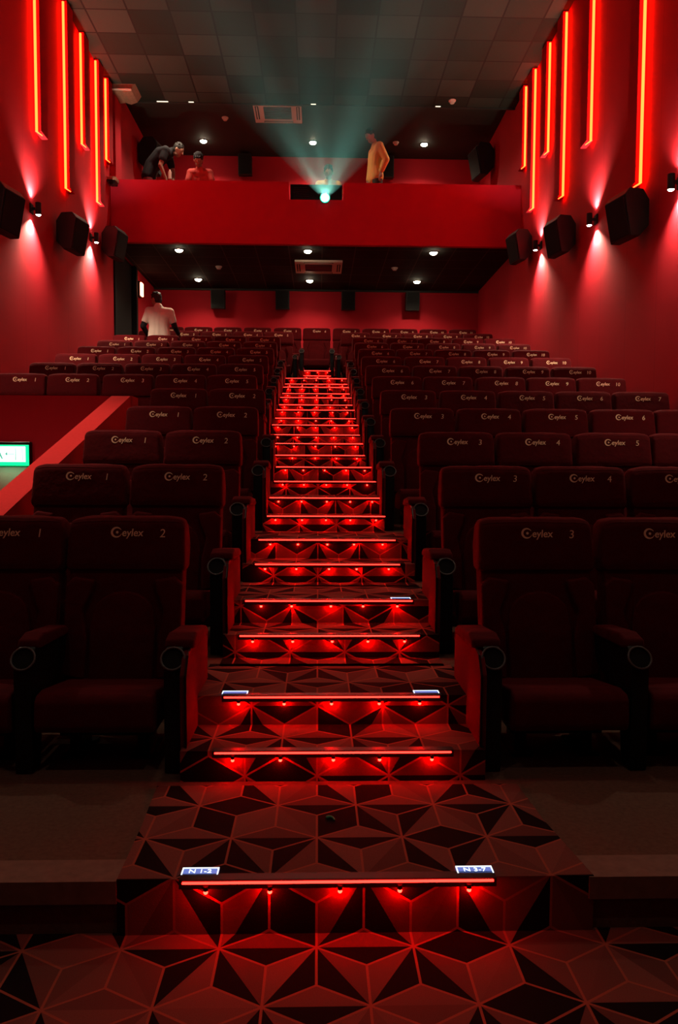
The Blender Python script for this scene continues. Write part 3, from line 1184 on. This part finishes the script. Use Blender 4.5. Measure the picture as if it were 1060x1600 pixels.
tag(obj('projector_beam', me), 'pale teal beam of haze fanning out from the projector lens', 'haze', kind='stuff')

# ------------------------------------------------------------------ people
UP = Vector((0, 0, 1))


def remesh(mb, name, m, parent, voxel=0.010, smooth_it=6):
    me = bpy.data.meshes.new(name)
    mb.bm.to_mesh(me)
    mb.bm.free()
    to = bpy.data.objects.new(name + '_raw', me)
    COL.objects.link(to)
    r = to.modifiers.new('r', 'REMESH')
    r.mode = 'VOXEL'
    r.voxel_size = voxel
    s = to.modifiers.new('s', 'SMOOTH')
    s.iterations = smooth_it
    s.factor = 0.5
    bpy.context.view_layer.update()
    nm = bpy.data.meshes.new_from_object(to.evaluated_get(bpy.context.evaluated_depsgraph_get()))
    bpy.data.objects.remove(to)
    bpy.data.meshes.remove(me)
    nm.materials.clear()
    nm.materials.append(m)
    nm.polygons.foreach_set('use_smooth', [True] * len(nm.polygons))
    nm.name = name
    return obj(name, nm, parent)


def hand(mb, wrist, d, n):
    """five fingers; d = pointing direction, n = palm normal"""
    d = d.normalized()
    n = (n - d * n.dot(d)).normalized()
    s = d.cross(n)
    palm = wrist + d * 0.045
    mb.cap(wrist, wrist + d * 0.02, 0.026, 0.026)
    for q in (-1, 0, 1):
        mb.cap(wrist + d * 0.02 + s * q * 0.016, wrist + d * 0.085 + s * q * 0.022, 0.017, 0.016)
    for q, L in ((-1.5, 0.058), (-0.5, 0.074), (0.5, 0.078), (1.5, 0.068)):
        k = wrist + d * 0.085 + s * q * 0.020
        k2 = k + (d + n * 0.25).normalized() * L * 0.5
        k3 = k2 + (d + n * 0.8).normalized() * L * 0.5
        mb.cap(k, k2, 0.0105, 0.0098)
        mb.cap(k2, k3, 0.0098, 0.0085)
    th = wrist + d * 0.025 + s * 0.026
    th2 = th + (d * 0.7 + s * 0.8).normalized() * 0.038
    th3 = th2 + (d + n * 0.5).normalized() * 0.030
    mb.cap(th, th2, 0.013, 0.012)
    mb.cap(th2, th3, 0.012, 0.010)


def person(name, label, J, clothes, hair=True, cap=None, floor_z=0.0, base=None):
    """J: joint positions; clothes: dict(top=(material, sleeve 0..2 ), legs=material)"""
    J = {k: Vector(v) for k, v in J.items()}
    t = empty('person', base if base else (J['hip'].x, J['hip'].y, floor_z))
    tag(t, label, 'person')
    off = Vector(t.location)
    J = {k: v - off for k, v in J.items()}
    f = (J['look']).normalized() if False else (J['look'] - J['head']).normalized()
    side = f.cross(UP)
    if side.length < 1e-3:
        side = Vector((1, 0, 0))
    side.normalize()                                  # the person's right
    upv = side.cross(f).normalized()
    hd = J['head']
    Rm = Matrix((side, f, upv)).transposed().to_4x4()  # local x right, y forward, z up
    b = MB()
    # head, jaw, nose, ears, lips
    b.ball(hd + upv * 0.02, 0.098, sx=0.80, sy=0.98, sz=1.08, rot=Rm)
    b.ball(hd + f * 0.022 - upv * 0.062, 0.066, sx=0.85, sy=0.95, sz=0.9, rot=Rm)
    b.cap(hd + f * 0.092 + upv * 0.012, hd + f * 0.110 - upv * 0.022, 0.010, 0.014)
    b.cap(hd + f * 0.080 - upv * 0.058 - side * 0.016, hd + f * 0.080 - upv * 0.058 + side * 0.016, 0.009, 0.009)
    for s in (-1, 1):
        b.ball(hd + side * s * 0.080 - f * 0.005 - upv * 0.005, 0.030, sx=0.35, sy=0.7, sz=1.0, rot=Rm)
        b.ball(hd + side * s * 0.034 + f * 0.076 + upv * 0.022, 0.018, rot=Rm)
    nk = J['neck']
    b.cap(hd - upv * 0.06 - f * 0.015, nk, 0.052, 0.056)
    sl, sr, hl, hr = J['shoulder_l'], J['shoulder_r'], J['hip_l'], J['hip_r']
    sh = (sl + sr) / 2
    hp = (hl + hr) / 2
    waist = hp.lerp(sh, 0.38) if 'waist' not in J else J['waist']
    chest = hp.lerp(sh, 0.75) if 'chest' not in J else J['chest']
    sax = (sr - sl).normalized()

    def torso(mb, g):
        mb.cap(nk, sh, 0.055 + g, 0.085 + g)
        for s, S in ((-1, sl), (1, sr)):
            mb.cap(sh, S, 0.075 + g, 0.060 + g)
            mb.cap(S, chest + sax * s * 0.085, 0.062 + g, 0.095 + g)
        for s, H in ((-1, hl), (1, hr)):
            mb.cap(chest + sax * s * 0.075, waist + sax * s * 0.062, 0.100 + g, 0.095 + g)
            mb.cap(waist + sax * s * 0.062, H, 0.095 + g, 0.092 + g)
        mb.cap(chest, waist, 0.105 + g, 0.10 + g)
        mb.cap(waist, hp, 0.10 + g, 0.10 + g)
    torso(b, 0.0)
    for s in 'lr':
        S, E, W = J['shoulder_' + s], J['elbow_' + s], J['wrist_' + s]
        b.cap(S, E, 0.052, 0.040)
        b.cap(E, W, 0.040, 0.026)
        dirn = J.get('hand_' + s, W + (W - E)) - W
        hand(b, W, dirn, J.get('palm_' + s, W + Vector((0, 0.3, -1)) * 1.0) - W)
        H, K, A = J['hip_' + s], J['knee_' + s], J['ankle_' + s]
        b.cap(H, K, 0.085, 0.055)
        b.cap(K, A, 0.055, 0.036)
        tf = J.get('toe_' + s, A + Vector((f.x, f.y, 0)).normalized() * 0.16 + Vector((0, 0, -0.05)))
        b.cap(A, tf, 0.036, 0.030)
    remesh(b, 'body', SKIN, t, 0.0085, 4)
    # hair
    if hair:
        h = MB()
        h.ball(hd + upv * 0.040 - f * 0.014, 0.103, sx=0.84, sy=0.98, sz=0.98, rot=Rm)
        h.ball(hd - upv * 0.02 - f * 0.045, 0.078, sx=0.92, sy=0.8, sz=1.0, rot=Rm)
        for q in range(26):
            a, e = random.uniform(0, 2 * PI), random.uniform(0.3, 1.4)
            dd = side * math.cos(a) * math.cos(e) + f * math.sin(a) * math.cos(e) + upv * math.sin(e)
            p = hd + upv * 0.045 - f * 0.014 + dd * 0.085
            h.cap(p, p + dd * 0.016 + upv * -0.004, 0.016, 0.008)
        remesh(h, 'hair', HAIR, t, 0.008, 2)
    if cap:
        h = MB()
        h.ball(hd + upv * 0.048 - f * 0.008, 0.106, sx=0.86, sy=1.0, sz=0.92, rot=Rm)
        h.cap(hd + upv * 0.062 + f * 0.085 - side * 0.04, hd + upv * 0.050 + f * 0.155 - side * 0.03, 0.012, 0.009)
        h.cap(hd + upv * 0.062 + f * 0.085 + side * 0.04, hd + upv * 0.050 + f * 0.155 + side * 0.03, 0.012, 0.009)
        h.cap(hd + upv * 0.068 + f * 0.085, hd + upv * 0.056 + f * 0.165, 0.012, 0.009)
        remesh(h, 'cap', cap, t, 0.008, 2)
    # shirt
    top, sleeve, hem = clothes['top']
    m = MB()
    torso(m, 0.020)
    for s in 'lr':
        S, E, W = J['shoulder_' + s], J['elbow_' + s], J['wrist_' + s]
        if sleeve > 1:
            m.cap(S, E, 0.075, 0.060)
            m.cap(E, E.lerp(W, sleeve - 1), 0.060, 0.046)
        else:
            m.cap(S, S.lerp(E, sleeve), 0.075, 0.068)
    if hem:
        hdv = (hp - waist).normalized()
        for q in (-1, 0, 1):
            m.cap(hp + sax * q * 0.085, hp + sax * q * 0.09 + hdv * hem, 0.108, 0.112)
    remesh(m, 'shirt', top, t, 0.011, 5)
    if 'under' in clothes:
        for s in 'lr':
            m = MB()
            S, E, W = J['shoulder_' + s], J['elbow_' + s], J['wrist_' + s]
            m.cap(S.lerp(E, 0.5), E, 0.058, 0.050)
            m.cap(E, E.lerp(W, 0.9), 0.050, 0.036)
            remesh(m, 'sleeve', clothes['under'], t, 0.010, 4)
    m = MB()
    for s in 'lr':
        H, K, A = J['hip_' + s], J['knee_' + s], J['ankle_' + s]
        m.cap(hp, H, 0.108, 0.100)
        m.cap(H, K, 0.100, 0.072)
        m.cap(K, K.lerp(A, 0.92), 0.072, 0.058)
    m.cap(waist.lerp(hp, 0.6), hp, 0.108, 0.110)
    remesh(m, 'trousers', clothes['legs'], t, 0.011, 4)
    for s in 'lr':
        m = MB()
        A = J['ankle_' + s]
        tf = J.get('toe_' + s, A + Vector((f.x, f.y, 0)).normalized() * 0.16 + Vector((0, 0, -0.05)))
        m.cap(A + Vector((0, 0, -0.035)), tf, 0.045, 0.040)
        remesh(m, 'shoe', SHOE, t, 0.010, 3)
    return t


# man in white, seen from behind, standing in the twelfth row
z0 = FZ(12)
X0, Y0_ = -2.79, 13.68
person('person', 'person in a white t-shirt with dark sleeves, seen from behind, standing among the rear seats', {
    'head': (X0 - 0.055, Y0_ + 0.05, z0 + 1.425), 'look': (X0 - 0.80, Y0_ + 0.55, z0 + 1.25),
    'neck': (X0 - 0.01, Y0_ + 0.0, z0 + 1.29), 'shoulder_l': (X0 - 0.175, Y0_ + 0.02, z0 + 1.215), 'shoulder_r': (X0 + 0.185, Y0_ + 0.02, z0 + 1.20),
    'elbow_l': (X0 - 0.275, Y0_ - 0.02, z0 + 0.95), 'elbow_r': (X0 + 0.27, Y0_ + 0.02, z0 + 0.95),
    'wrist_l': (X0 - 0.20, Y0_ + 0.16, z0 + 0.78), 'wrist_r': (X0 + 0.30, Y0_ + 0.22, z0 + 0.86),
    'hip': (X0, Y0_, z0 + 0.80), 'hip_l': (X0 - 0.085, Y0_, z0 + 0.79), 'hip_r': (X0 + 0.085, Y0_, z0 + 0.79),
    'knee_l': (X0 - 0.09, Y0_ + 0.01, z0 + 0.43), 'knee_r': (X0 + 0.09, Y0_ + 0.01, z0 + 0.43),
    'ankle_l': (X0 - 0.10, Y0_ - 0.02, z0 + 0.08), 'ankle_r': (X0 + 0.10, Y0_ - 0.02, z0 + 0.08),
    'toe_l': (X0 - 0.13, Y0_ + 0.11, z0 + 0.04), 'toe_r': (X0 + 0.10, Y0_ + 0.12, z0 + 0.04)},
    {'top': (WSHIRT, 0.62, 0.04), 'under': NAVY, 'legs': DENIM}, floor_z=z0)

# man in yellow standing on the balcony, turned to the left, looking down
z0 = 5.80
X0, Y0_ = 1.035, 14.25
person('person', 'person in a long-sleeved yellow shirt standing on the balcony, looking down', {
    'head': (X0 - 0.105, Y0_ - 0.04, z0 + 1.575), 'look': (X0 - 0.80, Y0_ - 0.42, z0 + 1.10),
    'neck': (X0 - 0.015, Y0_, z0 + 1.43), 'shoulder_l': (X0 + 0.045, Y0_ - 0.165, z0 + 1.355), 'shoulder_r': (X0 - 0.055, Y0_ + 0.165, z0 + 1.355),
    'chest': (X0 - 0.01, Y0_, z0 + 1.22), 'waist': (X0 - 0.02, Y0_, z0 + 1.03),
    'elbow_l': (X0 + 0.165, Y0_ - 0.225, z0 + 1.10), 'elbow_r': (X0 - 0.09, Y0_ + 0.25, z0 + 1.08),
    'wrist_l': (X0 + 0.075, Y0_ - 0.21, z0 + 0.885), 'wrist_r': (X0 - 0.13, Y0_ + 0.20, z0 + 0.86),
    'hand_l': (X0 + 0.04, Y0_ - 0.20, z0 + 0.78),
    'hip': (X0, Y0_, z0 + 0.86), 'hip_l': (X0 + 0.02, Y0_ - 0.085, z0 + 0.84), 'hip_r': (X0 - 0.03, Y0_ + 0.085, z0 + 0.84),
    'knee_l': (X0 + 0.02, Y0_ - 0.10, z0 + 0.46), 'knee_r': (X0 - 0.04, Y0_ + 0.09, z0 + 0.46),
    'ankle_l': (X0 + 0.04, Y0_ - 0.10, z0 + 0.08), 'ankle_r': (X0 - 0.02, Y0_ + 0.10, z0 + 0.08)},
    {'top': (YSHIRT, 1.85, 0.0), 'legs': OLIVE}, floor_z=z0)

# man bending forward at the left of the balcony
X0, Y0_ = -3.10, 14.45
person('person', 'person in a dark shirt bending forward at the left end of the balcony', {
    'head': (X0 + 0.53, Y0_ - 0.02, z0 + 1.36), 'look': (X0 + 1.25, Y0_ - 0.1, z0 + 0.92),
    'neck': (X0 + 0.42, Y0_, z0 + 1.345), 'shoulder_l': (X0 + 0.33, Y0_ + 0.16, z0 + 1.30), 'shoulder_r': (X0 + 0.33, Y0_ - 0.16, z0 + 1.30),
    'chest': (X0 + 0.22, Y0_, z0 + 1.27), 'waist': (X0 + 0.05, Y0_, z0 + 1.08),
    'elbow_l': (X0 + 0.40, Y0_ + 0.18, z0 + 1.02), 'elbow_r': (X0 + 0.24, Y0_ - 0.20, z0 + 1.02),
    'wrist_l': (X0 + 0.42, Y0_ + 0.06, z0 + 0.80), 'wrist_r': (X0 + 0.33, Y0_ - 0.16, z0 + 0.80),
    'hip': (X0, Y0_, z0 + 0.88), 'hip_l': (X0 - 0.02, Y0_ + 0.09, z0 + 0.87), 'hip_r': (X0 - 0.02, Y0_ - 0.09, z0 + 0.87),
    'knee_l': (X0 + 0.04, Y0_ + 0.10, z0 + 0.46), 'knee_r': (X0 + 0.04, Y0_ - 0.10, z0 + 0.46),
    'ankle_l': (X0 - 0.04, Y0_ + 0.10, z0 + 0.08), 'ankle_r': (X0 - 0.04, Y0_ - 0.10, z0 + 0.08)},
    {'top': (NAVY, 0.55, 0.0), 'legs': MAROON}, floor_z=z0)
t = empty('water_bottle', (-2.70, 14.30, 6.60))
tag(t, 'small pale bottle held low by the bending person', 'bottle')
MB().cone((0, 0, 0), (0, 0, 0.13), 0.032, 0.032, 14).build('bottle_body', WHITEP, t, True)
MB().cone((0, 0, 0.13), (0, 0, 0.165), 0.020, 0.014, 12).build('bottle_cap', WHITEP, t, True)

# man in a cap leaning on both arms
X0, Y0_ = -2.17, 14.42
person('person', 'person in a red t-shirt and dark cap leaning on both arms on the balcony', {
    'head': (X0 - 0.01, Y0_ - 0.14, z0 + 1.135), 'look': (X0 + 0.02, Y0_ - 0.90, z0 + 0.80),
    'neck': (X0, Y0_ - 0.06, z0 + 1.00), 'shoulder_l': (X0 + 0.165, Y0_ - 0.02, z0 + 0.945), 'shoulder_r': (X0 - 0.165, Y0_ - 0.02, z0 + 0.945),
    'elbow_l': (X0 + 0.235, Y0_ - 0.06, z0 + 0.72), 'elbow_r': (X0 - 0.225, Y0_ - 0.06, z0 + 0.72),
    'wrist_l': (X0 + 0.31, Y0_ - 0.28, z0 + 0.60), 'wrist_r': (X0 - 0.29, Y0_ - 0.28, z0 + 0.60),
    'hand_l': (X0 + 0.33, Y0_ - 0.38, z0 + 0.57), 'hand_r': (X0 - 0.30, Y0_ - 0.38, z0 + 0.57),
    'hip': (X0, Y0_ + 0.18, z0 + 0.50), 'hip_l': (X0 + 0.09, Y0_ + 0.18, z0 + 0.48), 'hip_r': (X0 - 0.09, Y0_ + 0.18, z0 + 0.48),
    'knee_l': (X0 + 0.16, Y0_ - 0.20, z0 + 0.50), 'knee_r': (X0 - 0.16, Y0_ - 0.20, z0 + 0.50),
    'ankle_l': (X0 + 0.15, Y0_ - 0.06, z0 + 0.08), 'ankle_r': (X0 - 0.15, Y0_ - 0.06, z0 + 0.08)},
    {'top': (RSHIRT, 0.6, 0.0), 'legs': DENIM}, hair=True, cap=NAVY, floor_z=z0)
t = empty('stool', (X0, Y0_ + 0.20, z0))
tag(t, 'low black stool under the person in the cap', 'stool')
MB().cone((0, 0, 0.34), (0, 0, 0.385), 0.17, 0.17, 20).build('seat', PLASTIC, t)
for a in range(4):
    A = PI / 4 + a * PI / 2
    MB().cone((0.17 * math.cos(A), 0.17 * math.sin(A), 0), (0.12 * math.cos(A), 0.12 * math.sin(A), 0.34), 0.014, 0.014, 8).build('leg', METAL, t)

# operator behind the projector
X0, Y0_ = 0.175, 14.74
person('person', 'person in a yellow shirt crouching behind the projector', {
    'head': (X0, Y0_ - 0.12, z0 + 1.075), 'look': (X0, Y0_ - 0.80, z0 + 0.72),
    'neck': (X0, Y0_ - 0.05, z0 + 0.945), 'shoulder_l': (X0 + 0.17, Y0_, z0 + 0.89), 'shoulder_r': (X0 - 0.17, Y0_, z0 + 0.89),
    'elbow_l': (X0 + 0.23, Y0_ - 0.08, z0 + 0.65), 'elbow_r': (X0 - 0.23, Y0_ - 0.08, z0 + 0.65),
    'wrist_l': (X0 + 0.20, Y0_ - 0.30, z0 + 0.595), 'wrist_r': (X0 - 0.20, Y0_ - 0.30, z0 + 0.595),
    'hip': (X0, Y0_ + 0.16, z0 + 0.42), 'hip_l': (X0 + 0.09, Y0_ + 0.16, z0 + 0.40), 'hip_r': (X0 - 0.09, Y0_ + 0.16, z0 + 0.40),
    'knee_l': (X0 + 0.20, Y0_ - 0.18, z0 + 0.46), 'knee_r': (X0 - 0.20, Y0_ - 0.18, z0 + 0.46),
    'ankle_l': (X0 + 0.18, Y0_ + 0.06, z0 + 0.08), 'ankle_r': (X0 - 0.18, Y0_ + 0.06, z0 + 0.08)},
    {'top': (YSHIRT, 0.6, 0.0), 'legs': OLIVE}, floor_z=z0)
